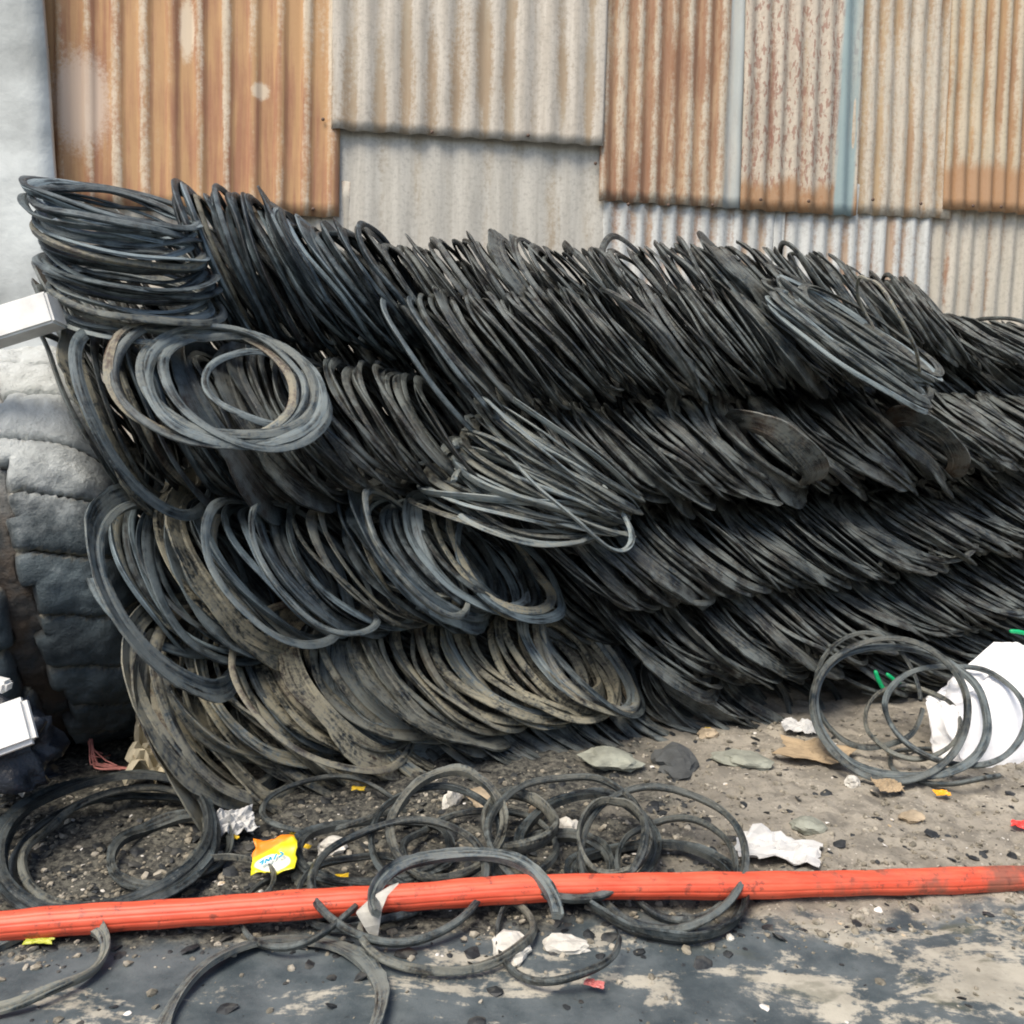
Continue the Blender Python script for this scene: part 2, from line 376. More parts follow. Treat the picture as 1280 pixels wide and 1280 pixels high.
# ------------------------------------------------------------------ rubber rings
def R_(d): return math.radians(d)
def ring_mesh(seed, R=.33, kind='bead', seg=72, oval=.05, warp=.02, arc=1.0, w=.03, h=.026, flange=.0, cone=.5, kink=0.0, rag=1.0):
    r = random.Random(seed * 13 + 5)
    if kind == 'bead':
        k = .40
        prof = [(-w / 2, -h * (.5 - k)), (-w * (.5 - k), -h / 2), (w * (.5 - k), -h / 2), (w / 2, -h * (.5 - k)), (w / 2, h * (.5 - k)), (w * (.5 - k), h / 2), (-w * (.5 - k), h / 2), (-w / 2, h * (.5 - k))]
        wear_glint = [.0, .2, .3, .9, 1.0, .6, .2, .0]
    else:
        c, s = math.cos(cone), math.sin(cone); t = .011
        prof = [(-w / 2, -h / 2), (w / 2, -h / 2), (w / 2 + .004, -t / 2), (w / 2 + flange * c, flange * s - t / 2), (w / 2 + flange * c, flange * s + t / 2), (w / 2, t / 2), (w / 2 - .006, h / 2), (-w / 2, h / 2)]
        wear_glint = [.1, .2, .2, 1.0, 1.0, .3, .3, .2]
    a2, a3, a4 = oval * r.uniform(.5, 1.3), oval * .45 * r.uniform(-1, 1), oval * .25 * r.uniform(-1, 1)
    p2, p3, p4, q2, q3, q5 = [r.uniform(0, 2 * PI) for _ in range(6)]
    b2, b3, b5 = warp * r.uniform(.4, 1.2), warp * .6 * r.uniform(-1, 1), warp * .22
    tw0, tw1 = r.uniform(-.35, .35), r.uniform(.1, .5)
    closed = arc >= 1; n = seg if closed else seg + 1
    V, Fc, wr, fl = [], [], [], []; m = len(prof)
    per = [0]
    for k in range(1, m): per.append(per[-1] + math.hypot(prof[k][0] - prof[k - 1][0], prof[k][1] - prof[k - 1][1]))
    for i in range(n):
        th = 2 * PI * arc * i / seg
        rr = R * (1 + a2 * math.cos(2 * th + p2) + a3 * math.cos(3 * th + p3) + a4 * math.cos(4 * th + p4))
        dk = (th - q5 + PI) % (2 * PI) - PI; rr *= 1 + kink * math.exp(-(dk / .28) ** 2)
        z0 = b2 * math.cos(2 * th + q2) + b3 * math.cos(3 * th + q3) + b5 * math.cos(5 * th + q5)
        if not closed:
            z0 += .07 * (i / seg) - .035; rr *= 1 + .05 * (i / seg)
        tw = tw0 + tw1 * math.sin(th + q3)
        ct, st = math.cos(tw), math.sin(tw)
        cs = Vector((math.cos(th), math.sin(th), 0))
        jig = 1 + .10 * noise.noise(Vector((math.cos(th) * 3, math.sin(th) * 3, seed)))
        for k, (pr, pz) in enumerate(prof):
            if kind != 'bead' and k in (3, 4):
                f = .75 + rag * .55 * noise.noise(Vector((math.cos(th) * 1.6, math.sin(th) * 1.6, seed + 3))) + rag * .12 * noise.noise(Vector((math.cos(th) * 9, math.sin(th) * 9, seed)))
                pr2 = w / 2 + (pr - w / 2) * f; pz2 = pz * f
            else: pr2, pz2 = pr * jig, pz * jig
            x = pr2 * ct - pz2 * st; z = pr2 * st + pz2 * ct
            V.append(cs * (rr + x) + Vector((0, 0, z0 + z))); wr.append(wear_glint[k]); fl.extend((cs.x * 1.6 + seed, cs.y * 1.6, per[k] * 95))
    for i in range(n if closed else n - 1):
        j = (i + 1) % n
        for k in range(m):
            k2 = (k + 1) % m
            Fc.append((i * m + k, i * m + k2, j * m + k2, j * m + k))
    if not closed:
        Fc.append(tuple(range(m))[::-1]); Fc.append(tuple((n - 1) * m + k for k in range(m)))
    me = mesh_from('rubber_ring', V, Fc)
    at = me.attributes.new('wear_glint', 'FLOAT', 'POINT'); at.data.foreach_set('value', wr)
    at = me.attributes.new('flow', 'FLOAT_VECTOR', 'POINT'); at.data.foreach_set('vector', fl)
    me.materials.append(RUB); me.polygons.foreach_set('use_smooth', [True] * len(me.polygons)); me.set_sharp_from_angle(angle=R_(38))
    return me
BEAD = [ring_mesh(i, oval=(.02, .035, .03, .075)[i % 4], warp=.008 + .005 * (i % 3), w=.030 + .005 * (i % 4), h=.012 + .0035 * (i % 5), kink=(0, .05, 0, -.06, .03)[i % 5]) for i in range(16)]
FAT = [ring_mesh(20 + i, oval=(.02, .035, .05)[i % 3], warp=.010 + .005 * (i % 3), w=.038 + .006 * (i % 3), h=.015 + .004 * (i % 5), kink=(0, .04, 0, -.05)[i % 4]) for i in range(12)]
WIDE = [ring_mesh(40 + i, kind='wide', oval=.03, warp=.010, w=.026, h=.022, flange=(.05, .07, .09, .06, .11, .08)[i], cone=(.25, .4, .15, .6, .3, -.2)[i]) for i in range(6)]
OPEN = [ring_mesh(60 + i, oval=.09, warp=.03, arc=(1.12, .93, 1.2)[i], w=.024, h=.020) if False else ring_mesh(60 + i, oval=.07, warp=.03, arc=(.93, .88, .97)[i], w=.026, h=.016) for i in range(3)]
DISC = [ring_mesh(90 + i, R=.20, kind='wide', oval=.05, warp=.012, w=.03, h=.02, flange=(.12, .14, .10)[i], cone=(.12, .2, -.1)[i], rag=.25) for i in range(3)]
LONG = [ring_mesh(80 + i, oval=.17, warp=.02, w=.022, h=.018) for i in range(4)]

PL, PR = on_z(228, 1000), on_z(1010, 893)
pd = (PR - PL); pd.z = 0; pd.normalize(); ph = Vector((-pd.y, pd.x, 0))
def on_pile(px, py, s):
    d = ray(px, py); p0 = PL + ph * s
    return CAM + d * ((p0 - CAM).dot(ph) / d.dot(ph))
def frame(theta, phi, spin=0.0, yaw=0.0):
    """axes of a ring leaning left: theta above the horizontal along the row, phi turns its face to the camera"""
    D = pd * math.cos(yaw) + ph * math.sin(yaw); H = -pd * math.sin(yaw) + ph * math.cos(yaw)
    u = D * math.cos(theta) - Vector((0, 0, 1)) * math.sin(theta)
    n = D * math.sin(theta) + Vector((0, 0, 1)) * math.cos(theta)
    v = H * math.cos(phi) + n * math.sin(phi); n2 = n * math.cos(phi) - H * math.sin(phi)
    c, s = math.cos(spin), math.sin(spin)
    return u * c + v * s, -u * s + v * c, n2
RINGS = []     # (matrix, mesh, colour, label, group, priority)
def put(c, ax, sc, me, col, label, group, prio):
    u, v, n = ax
    sx, sy, sz = sc if isinstance(sc, tuple) else (sc, sc, 1.0)
    M = Matrix(((u.x * sx, v.x * sy, n.x * sz, c.x), (u.y * sx, v.y * sy, n.y * sz, c.y), (u.z * sx, v.z * sy, n.z * sz, c.z), (0, 0, 0, 1)))
    RINGS.append((M, me, col, label, group, prio))

def row(name, pts, s, Rs, phi=10, dust=.15, brown=.05, pale=.1, wide=.1, step=.042, keep=0.0, place='', seed=0, opens=.04, fat=False):
    r = random.Random(seed + 77)
    W = [(on_pile(p[0], p[1], s + .30 + (p[3] if len(p) > 3 else 0)), p[2]) for p in pts]
    i = 0; t = 0.0; ph0 = r.uniform(0, 9); k = 0
    L = [0]
    for a, b in zip(W, W[1:]): L.append(L[-1] + (b[0] - a[0]).length)
    while t < L[-1]:
        while i < len(L) - 2 and t > L[i + 1]: i += 1
        f = (t - L[i]) / (L[i + 1] - L[i]); c = W[i][0].lerp(W[i + 1][0], f); th = W[i][1] + (W[i + 1][1] - W[i][1]) * f
        slow = noise.noise(Vector((t * 2.6, seed, 0))); slow2 = noise.noise(Vector((t * 3.1, seed, 5)))
        odd = 4.5 if r.random() < .06 else 1
        th2 = R_(th + 9 * slow + odd * r.gauss(0, 1.7)); fi = R_(phi + 7 * slow2 + odd * r.gauss(0, 2.0))
        sc = Rs[0] + (Rs[1] - Rs[0]) * t / L[-1]
        sc = sc / .33 * r.uniform(.9, 1.09)
        c = c + ph * r.gauss(0, .022) + Vector((0, 0, 1)) * (r.gauss(0, .012) + .03 * slow2)
        q = r.random()
        me = (DISC[r.randrange(3)] if wide > .25 and q < wide * .4 else WIDE[r.randrange(6)]) if q < wide else (OPEN[r.randrange(3)] if q < wide + opens else (FAT[r.randrange(12)] if fat else BEAD[r.randrange(16)]))
        cl = 1 + .8 * noise.noise(Vector((t * 1.9, seed, 11)))
        d = min(max(r.uniform(.5, 1.1) * cl if r.random() < dust else dust * r.uniform(.1, .7), 0), .95); b_ = brown * 4 if r.random() < .22 else brown * .3
        p_ = r.uniform(.55, 1) if r.random() < pale * .8 else pale * r.uniform(0, .7)
        if q < wide: look = 'wide flat strip rubber ring'
        elif b_ > .3: look = 'brown stained rubber ring'
        elif d > .42: look = 'dusty grey rubber ring'
        elif p_ > .5: look = 'pale grey rubber ring'
        else: look = 'black rubber ring'
        yaw = -.8 * (math.atan2(c.x, c.y) + math.atan2(pd.y, pd.x))
        ax = frame(th2, fi, r.uniform(0, 2 * PI), yaw + .12 * slow + odd * r.gauss(0, .025))
        put(c, ax, (sc, sc, r.uniform(.9, 1.2)), me, (d, min(b_, .9), p_, 1), look + ' leaning in ' + place, look.replace('ring', 'rings') + ' in ' + place, (c - CAM).length + keep)
        t += step * r.uniform(.72, 1.3); k += 1

row('A', [(268, 335, 63), (400, 350, 58), (500, 362, 53)], .40, (.345, .325), 16, .04, .05, .22, .10, .029, -.8, 'the topmost row beside the flat stack', 1)
row('A2', [(505, 374, 52), (640, 366, 50), (800, 372, 48), (960, 362, 48), (1060, 370, 50), (1190, 412, 54)], .46, (.32, .32), 12, .06, .05, .25, .08, .034, .55, 'the topmost row along the fence', 2)
row('R2', [(560, 450, 47), (700, 428, 48), (860, 424, 48), (1075, 424, 46)], .14, (.335, .32), 12, .10, .08, .25, .10, .032, 0, 'the second row from the top', 3)
row('R3', [(705, 568, 36), (850, 560, 41), (1000, 552, 41), (1130, 545, 38), (1290, 530, 33), (1420, 522, 31)], .08, (.325, .34), 10, .22, .16, .2, .16, .034, .1, 'the middle row on the right', 4)
row('B', [(128, 518, 68), (200, 524, 61), (300, 532, 57), (400, 528, 55), (500, 530, 52), (585, 545, 48)], .12, (.345, .325), 16, .12, .06, .25, .12, .031, -.3, 'the row under the flat stack', 5)
row('C', [(212, 722, 55), (330, 714, 48), (450, 698, 45), (560, 694, 43), (640, 700, 42)], .02, (.36, .325), 21, .22, .04, .45, .10, .033, -1, 'the middle row beside the big tyre', 6, fat=True)
row('R4', [(722, 692, 40), (820, 692, 38), (950, 682, 35), (1080, 664, 32), (1200, 648, 29), (1330, 630, 27)], .02, (.325, .32), 9, .30, .12, .14, .10, .034, .1, 'the fourth row on the right', 7)
row('D', [(285, 858, 46), (420, 848, 40), (560, 836, 37), (660, 828, 36), (745, 824, 35)], -.04, (.35, .325), 20, .8, .10, .25, .26, .035, -1, 'the dusty row second from the ground', 8, fat=True)
row('R5', [(800, 794, 38), (900, 792, 36), (1000, 768, 33), (1150, 740, 29), (1320, 708, 27)], -.04, (.325, .32), 9, .34, .16, .10, .10, .034, .1, 'the fifth row on the right', 9)
row('E', [(285, 915, 44), (440, 922, 30), (560, 912, 27), (700, 893, 25), (850, 876, 24), (975, 858, 24)], -.05, (.35, .32), 16, .9, .10, .15, .35, .038, -.6, 'the lowest row on the ground', 10, fat=True)
row('R6', [(1050, 822, 26), (1200, 790, 25), (1330, 762, 24)], -.02, (.32, .32), 6, .35, .14, .1, .12, .038, .3, 'the lowest row by the white sack', 12)

# flat stack, top left: lies level, tipped a little to the camera
r = random.Random(5)
for i in range(27):
    t = i / 26
    c = on_pile(172 - 30 * t, 394 - 142 * t, .36 + .03 * math.sin(i)) + Vector((r.gauss(0, .012), 0, 0))
    tan = i == 17
    put(c, frame(R_(3 + r.gauss(0, 2.2) + 2 * t), R_(24 + r.gauss(0, 1.6)), r.uniform(0, 6)), (.86 * r.uniform(.93, 1.07),) * 2 + (1.0,),
        BEAD[r.randrange(16)], (.7, .35, .5, 1) if tan else (.1 if i > 6 else .4, .03, r.choice((.1, .15, .3, .9)), 1),
        'tan rubber ring halfway up the flat stack' if tan else ('black rubber ring topping the flat stack at the upper left' if i == 26 else 'black rubber ring lying in the flat stack at the upper left'),
        None if tan or i == 26 else 'black rubber rings in the flat stack', -3)
# rings lying on the second tier
for (px, py, k, th, fi, me, col, lab) in [(256, 472, .95, 9, 47, BEAD[1], (.75, .75, .5, 1), 'tan brown ring lying open on the row below the flat stack'),
        (282, 474, .86, 6, 47, BEAD[4], (.25, 0, .5, 1), 'smaller grey ring lying inside the tan brown ring'),
        (298, 480, .95, 10, 43, BEAD[11], (.25, 0, .6, 1), 'pale grey ring lying across the tan brown ring'),
        (262, 476, .97, 10, 45, BEAD[9], (.2, .1, .3, 1), 'dark ring just under the tan brown ring'),
        (290, 476, .9, 8, 44, BEAD[3], (.3, 0, .35, 1), 'thin grey ring between the tan brown and the pale ring'),
        (310, 484, .92, 13, 41, BEAD[2], (.2, 0, .4, 1), 'outermost ring on the right side of the lying coil'),
        (330, 486, .60, 16, 46, BEAD[7], (.2, 0, .6, 1), 'smallest ring lying at the right inside the pale grey ring')]:
    put(on_pile(px, py, -.02 if me is not BEAD[7] else .03), frame(R_(th), R_(fi), 1.0), k, me, col, lab, None, -5)
# two open rings at the head of the second row
for (px, py, k, th, fi, lab) in [(545, 462, 1.06, 48, 26, 'rubber ring standing open at the left end of the second row'), (575, 455, 1.02, 46, 24, 'rubber ring behind the open one at the end of the second row')]:
    put(on_pile(px, py, .36), frame(R_(th), R_(fi), .5), k, BEAD[3], (.15, .02, .4, 1), lab, None, -5)
# loose flatter stack where the middle row begins
r = random.Random(9)
for i in range(36):
    t = i / 35
    c = on_pile(640 + 70 * t + r.gauss(0, 5), 634 - 75 * t, .22 + .02 * r.random())
    put(c, frame(R_(7 + 26 * t + r.gauss(0, 2)), R_(17 + r.gauss(0, 8)), r.choice((0, 3.1)) + r.gauss(0, .3)), (1.28, .95, 1), (BEAD + FAT + OPEN)[r.randrange(31)], (.4, .06, r.choice((.1, .5, .9, 1)), 1),
        'pale worn rubber ring in the loose sagging stack at mid heap', 'pale worn rings in the loose stack at mid heap', -4)
put(on_pile(700, 607, .02), frame(R_(24), R_(26), 2.2), (1.16, .8, 1), OPEN[1], (.4, .0, .9, 1), 'pale open strip curling over the loose sagging stack', None, -5)
put(on_pile(655, 628, .03), frame(R_(12), R_(30), 3.6), (1.02, .9, 1), OPEN[0], (.5, .0, .7, 1), 'pale open strip at the left end of the loose stack', None, -5)
# long loops hanging at the right end of the second row
r = random.Random(3)
for i in range(20):
    c = on_pile(1060 + r.gauss(0, 7) + i * .9, 440 - i * 1.7 + r.gauss(0, 4), .02 + i * .010)
    put(c, frame(R_(31 + r.gauss(0, 2.5)), R_(30 + r.gauss(0, 4)), r.choice((0, .12, -.12)), -.35), (1.42, .62, 1), BEAD[r.randrange(12)], (.25, .02, (.95, .1, .25, .05)[i % 4], 1),
        'long squashed ring in the bundle hanging over the second row', 'long squashed rings in the hanging bundle', -4)
put(on_pile(1110, 405, .03), frame(R_(56), R_(12), .2, -.4), (1.0, .8, 1), LONG[1], (.85, .35, .9, 1), 'cream coloured strip ring standing out among black rings', None, -5)
# outer rings at the left foot
for (px, py, k, th, fi, me, col, lab) in [
        (272, 868, 1.18, 52, 30, WIDE[3], (.75, .1, .3, 1), 'dusty wide ring at the left foot of the heap'),
        (300, 872, 1.20, 47, 34, BEAD[2], (.7, .25, .3, 1), 'dusty tan ring curving round the left foot of the heap'),
        (268, 905, 1.15, 58, 24, WIDE[4], (.6, .25, .1, 1), 'brown wide strip standing at the left foot of the heap'),
        (415, 852, 1.22, 36, 38, OPEN[2], (.8, .55, .4, 1), 'thin tan strip looping over the second row from the ground'),
        (222, 740, 1.14, 58, 26, WIDE[1], (.3, .02, .45, 1), 'wide bluish grey ring at the end beside the big tyre'),
        (345, 715, 1.08, 46, 26, BEAD[5], (.25, .02, .5, 1), 'ring gaping open third from the big tyre'),
        (395, 708, 1.02, 42, 26, BEAD[8], (.25, .02, .5, 1), 'ring gaping open in the middle of the row by the tyre'),
        (520, 690, .98, 44, 26, BEAD[9], (.4, .02, .5, 1), 'pale ring gaping open at the right of the row by the tyre'),
        (185, 530, 1.12, 62, 26, BEAD[6], (.15, .02, .4, 1), 'bluish ring at the left end under the lying rings'),
        (965, 572, 1.0, 43, 4, DISC[1], (.25, .45, .1, 1), 'dark brown flat ring facing out of the middle row at its centre'),
        (1150, 560, .95, 44, 2, DISC[0], (.2, .65, .05, 1), 'rusty brown flat ring furthest along the middle row')]:
    put(on_pile(px, py, .06 if py > 600 else .19), frame(R_(th), R_(fi), 1.7), k, me, col, lab, None, -5)

# loose rings on the ground: the place of each centre, its width and how it is tipped
def loose(px, py, rx, ry, z, tip, me, col, lab, lean=0, spin=0.0, prio=-6):
    c = on_z(px, py, z); D = (c - CAM).dot(ROT @ Vector((0, 0, -1)))
    rad = rx * D / F / .33
    depr = math.atan2(CAM.z - z, math.hypot(c.x, c.y)); asp = ry / rx / math.sin(depr + R_(tip))
    az = math.atan2(c.x, c.y)
    X = Vector((math.cos(az), -math.sin(az), 0)); Y = Vector((math.sin(az), math.cos(az), 0)); Z = Vector((0, 0, 1))
    v = Y * math.cos(R_(tip)) + Z * math.sin(R_(tip)); n = Z * math.cos(R_(tip)) - Y * math.sin(R_(tip))
    u = X * math.cos(R_(lean)) + n * math.sin(R_(lean)); n = n * math.cos(R_(lean)) - X * math.sin(R_(lean))
    asp = min(max(asp, .7), 1.35)
    ax = (u, v, n)
    put(c, ax, (rad, rad * asp, 1), me, col, lab, None, prio)
def ground_mesh(seed, R=.33, **kw):
    return ring_mesh(seed, R=R, oval=kw.pop('oval', .035), warp=kw.pop('warp', .014), kink=kw.pop('kink', (.0, .05, -.05)[seed % 3]), **kw)
g_a = [ground_mesh(100 + i, w=.032, h=.026) for i in range(6)]
g_w = [ground_mesh(110 + i, kind='wide', w=.028, h=.022, flange=.03, cone=.35) for i in range(4)]
g_o = [ground_mesh(120 + i, arc=.95, w=.028, h=.022) for i in range(3)]
BK = (.2, .02, .08, 1); GY = (.4, .05, .12, 1); DK = (.12, .02, .03, 1)
loose(142, 1046, 122, 80, .075, 6, g_a[0], DK, 'large black ring lying on the dirt in front of the big tyre')
loose(148, 1050, 104, 64, .050, 5, g_a[1], GY, 'grey ring lying inside the large black ring')
loose(138, 1040, 116, 76, .10, 7, g_w[2], DK, 'uppermost strand of the large black coil on the dirt')
loose(150, 1056, 112, 68, .03, 3, g_a[4], BK, 'lowest strand of the large black coil on the dirt')
loose(545, 1040, 80, 58, .09, 16, g_a[5], DK, 'black ring just behind the grey grooved ring')
loose(600, 1058, 96, 44, .04, 3, g_a[1], BK, 'flat black ring running under the standing rings at the centre')
loose(735, 1052, 84, 56, .06, 8, g_w[0], DK, 'black ring between the small upright ring and the standing ring')
loose(845, 1078, 74, 56, .05, 8, g_a[2], BK, 'inner ring near the crumpled white paper')
loose(455, 1112, 82, 40, .03, 2, g_a[0], DK, 'black ring flat on the dirt right of the yellow packet')
loose(690, 1080, 70, 34, .02, 0, g_w[1], BK, 'flat ring tucked behind the hose at the centre')
loose(215, 1062, 66, 40, .02, 0, g_w[1], BK, 'ring half hidden under the right edge of the large black ring')
loose(560, 1028, 70, 60, .12, 22, g_w[0], GY, 'grey grooved ring tipped up among the loose rings by the heap')
loose(500, 1092, 110, 66, .09, 10, g_a[2], BK, 'black ring standing up behind the red hose at its middle')
loose(470, 1060, 92, 36, .04, 3, g_w[2], DK, 'black ring lying flat under the grooved grey ring')
loose(708, 1036, 100, 68, .13, 10, g_a[3], BK, 'black ring standing over the small ring')
loose(650, 1026, 44, 34, .10, 8, ground_mesh(130, R=.33, w=.07, h=.05), GY, 'small thick ring inside the black standing ring')
loose(768, 1045, 43, 49, .12, 25, ground_mesh(131, R=.33, w=.05, h=.04), GY, 'small upright ring near the crumpled white paper')
loose(828, 1062, 98, 84, .10, 16, g_a[4], BK, 'ring beside the crumpled white paper')
loose(820, 1106, 104, 52, .03, 2, g_w[3], DK, 'black ring lying under the red hose near the white paper')
loose(272, 1108, 68, 36, .04, 6, g_a[5], GY, 'grey ring behind the hose near the yellow packet')
loose(380, 1130, 74, 44, .02, 0, g_o[0], BK, 'broken ring under the hose below the yellow packet')
loose(585, 1132, 116, 62, .10, 10, ground_mesh(132, kind='wide', w=.03, h=.024, flange=.018, cone=.5, arc=.56), (.3, .02, .5, 1), 'cut ring with a pale pointed end lying over the red hose', lean=0)
loose(560, 1160, 108, 42, .03, 0, g_a[1], GY, 'grey ring lying under the hose at the middle')
loose(700, 1165, 78, 62, .02, 0, g_o[2], BK, 'broken ring in front of the hose on dark ground')
loose(30, 1206, 88, 40, .03, 0, g_w[1], (.6, .05, .5, 1), 'dusty ring cut off by the lower left corner')
loose(345, 1262, 128, 84, .02, 0, ground_mesh(133, kind='wide', w=.02, h=.014, flange=.05, cone=.05), (.35, .15, .4, 1), 'wide flat grey ring in front of the hose on the dark slab')
loose(420, 1004, 88, 32, .05, 8, g_o[1], BK, 'open ring at the foot of the heap behind the yellow packet')
loose(1110, 878, 90, 84, .26, 32, g_a[2], BK, 'ring leaning on the white sack, nearest the heap')
loose(1122, 884, 100, 78, .23, 30, g_a[0], (.2, .02, .4, 1), 'large ring leaning in front of the white sack')
loose(1085, 860, 62, 92, .26, 40, g_o[1], BK, 'open strip standing at the left of the rings by the sack')
loose(1140, 900, 52, 46, .17, 24, g_a[4], GY, 'small ring inside the rings leaning on the sack')
loose(1192, 888, 80, 58, .23, 26, g_a[3], (.2, .02, .3, 1), 'ring hanging across the white sack')
loose(1180, 960, 62, 22, .03, 4, g_o[0], BK, 'broken strip lying in front of the white sack')

# filler rows deeper in the heap
n_front = len(RINGS)
base_rows = [([(150, 330, 55), (420, 380, 52), (760, 400, 48), (1200, 430, 46)], .62), ([(300, 440, 50), (620, 440, 48), (1200, 470, 40)], .85), ([(160, 520, 58), (500, 520, 52), (900, 500, 46), (1420, 490, 34)], .85), ([(180, 660, 50), (560, 640, 44), (1000, 600, 40), (1420, 560, 30)], .8), ([(200, 780, 46), (700, 740, 38), (1420, 640, 28)], .8),
             ([(170, 735, 50), (400, 722, 46), (660, 700, 42)], .42), ([(150, 700, 52), (420, 700, 46), (680, 690, 42)], .62), ([(290, 372, 58), (420, 382, 55), (600, 395, 50)], .74), ([(250, 840, 46), (500, 820, 40), (760, 800, 38)], .45), ([(150, 560, 60), (420, 560, 54), (640, 570, 48)], .5),
             ([(110, 430, 50), (300, 440, 52), (520, 440, 48)], .62), ([(120, 470, 60), (400, 480, 54), (620, 500, 48)], .55), ([(140, 625, 50), (380, 615, 48), (640, 610, 42)], .42), ([(200, 640, 50), (420, 650, 48), (700, 640, 42)], .60),
             ([(240, 800, 45), (480, 770, 40), (760, 750, 38)], .30), ([(300, 905, 35), (520, 880, 32), (820, 850, 30), (1000, 830, 28)], .28),
             ([(620, 490, 46), (860, 490, 46), (1120, 480, 40), (1420, 465, 34)], .50), ([(540, 540, 46), (860, 520, 46), (1120, 510, 40), (1420, 500, 34)], .62), ([(660, 625, 40), (1000, 618, 38), (1200, 598, 34), (1420, 566, 30)], .40),
             ([(640, 660, 40), (1000, 650, 38), (1420, 600, 30)], .65),
             ([(740, 745, 38), (1000, 725, 34), (1200, 695, 30), (1420, 660, 28)], .34), ([(560, 430, 50), (900, 420, 48), (1150, 430, 46), (1330, 440, 36), (1420, 450, 30)], .66),
             ([(1210, 425, 34), (1290, 432, 30), (1420, 440, 28)], .34), ([(1020, 805, 28), (1200, 770, 27), (1420, 735, 26)], .3),
             ([(240, 860, 45), (420, 950, 25), (700, 905, 22), (1000, 870, 20)], .3), ([(330, 780, 45), (700, 760, 38), (1420, 660, 28)], .7), ([(330, 600, 50), (700, 580, 45), (1420, 540, 30)], .75)]
for i, (p, s) in enumerate(base_rows):
    row('f', p, s + .12, (.32, .32), 8, .06, .08, .05, .08, .042, 50, 'filler', 30 + i)

order = sorted(range(len(RINGS)), key=lambda k: RINGS[k][5])
single = set(order[:300])
labels = {}
bulk_v, bulk_f, bulk_w, bulk_fl, nb = [], [], [], [], 0
for k, (M, me, col, lab, grp, pr) in enumerate(RINGS):
    if k in single:
        o = bpy.data.objects.new('rubber_ring', me); COL.objects.link(o); o.matrix_world = M; o.color = col
        tag(o, lab, 'rubber ring', grp)
    else:
        nv = len(me.vertices); co = np.empty(nv * 3); me.vertices.foreach_get('co', co); co = co.reshape(-1, 3)
        A = np.array(M); bulk_v.append(co @ A[:3, :3].T + A[:3, 3])
        nl = len(me.loops); li = np.empty(nl, int); me.loops.foreach_get('vertex_index', li)
        ls = [p.loop_total for p in me.polygons]
        p0 = 0
        for q in ls: bulk_f.append(tuple(int(x) + nb for x in li[p0:p0 + q])); p0 += q
        w = np.empty(nv); me.attributes['wear_glint'].data.foreach_get('value', w); bulk_w.append(w); w3 = np.empty(nv * 3); me.attributes['flow'].data.foreach_get('vector', w3); bulk_fl.append(w3 + (k % 50) * .37); nb += nv
me = bpy.data.meshes.new('rubber_ring_heap'); me.from_pydata(np.vstack(bulk_v).tolist(), [], bulk_f); me.update()
at = me.attributes.new('wear_glint', 'FLOAT', 'POINT'); at.data.foreach_set('value', np.concatenate(bulk_w))
at = me.attributes.new('flow', 'FLOAT_VECTOR', 'POINT'); at.data.foreach_set('vector', np.concatenate(bulk_fl))
o = link('rubber_ring_heap', me, RUB); me.set_sharp_from_angle(angle=R_(38)); o.color = (.22, .10, .12, 1)
tag(o, 'mass of black rubber rings deep in the heap and along its far right', 'rubber rings', kind='stuff')
print('rings', len(RINGS), 'front', n_front, 'single', len(single))

for o in COL.objects:
    if o.get('label', '').startswith('cut ring with a pale'):
        q = [at_depth(492, 1108, 2.20), at_depth(474, 1122, 2.18), at_depth(461, 1140, 2.16), at_depth(465, 1158, 2.15), at_depth(470, 1178, 2.15)]
        wd = [.012, .022, .034, .020, .003]; V, Fc = [], []
        for a, ww in zip(q, wd):
            for dx, dy in ((-1, 0), (1, .004), (1, .014), (-1, .010)): V.append(a + Vector((dx * ww, dy, .004 * dx)))
        for k in range(4):
            for e in range(4): Fc.append((k * 4 + e, k * 4 + (e + 1) % 4, k * 4 + 4 + (e + 1) % 4, k * 4 + 4 + e))
        Fc += [(3, 2, 1, 0), (16, 17, 18, 19)]
        inv = o.matrix_world.inverted(); e = link('cut_end', mesh_from('cut_end', [inv @ v for v in V], Fc), mat_simple('chalky_rubber', (.42, .41, .37), .8, .25, 12, .4, .006), o, smooth=False); e['label'] = 'pale pointed cut end'
        break
# ------------------------------------------------------------------ big tyre at the left end
def mat_tyre():
    m, nt, b = new_mat('tyre_rubber'); g = G(nt)
    co = g.n('ShaderNodeTexCoord').outputs['Object']
    sx = g.n('ShaderNodeSeparateXYZ'); nt.links.new(co, sx.inputs[0])
    n1 = g.noise(co, 5, 6, .6); n2 = g.noise(co, 26, 6, .65); n3 = g.noise(co, 2.2, 4)
    base = g.mix(g.step(n1, .3, .7), (.016, .027, .034), (.085, .115, .13))
    deep = g.n('ShaderNodeAttribute', attribute_name='groove').outputs['Fac']
    base = g.mix(g.math('MULTIPLY', deep, g.step(n1, .3, .6)), base, (.06, .042, .028))
    seam = g.n('ShaderNodeAttribute', attribute_name='seam').outputs['Fac']
    base = g.mix(g.math('MULTIPLY', seam, g.step(n2, .25, .45)), base, (.60, .53, .39))
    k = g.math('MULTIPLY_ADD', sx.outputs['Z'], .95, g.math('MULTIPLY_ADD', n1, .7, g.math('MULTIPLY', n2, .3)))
    base = g.mix(g.math('MULTIPLY', g.step(k, .55, 1.05), g.math('SUBTRACT', 1.0, g.math('MULTIPLY', deep, .6))), base, (.54, .57, .56))   # settled dust, with sky brightness painted in towards the top
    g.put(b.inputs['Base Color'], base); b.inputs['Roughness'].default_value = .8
    g.put(b.inputs['Normal'], g.bump(g.math('MULTIPLY_ADD', g.noise(co, 70, 6, .75), .5, n2), .9, .02))
    return m
m_tyre = mat_tyre()
RT, WT = .86, .76
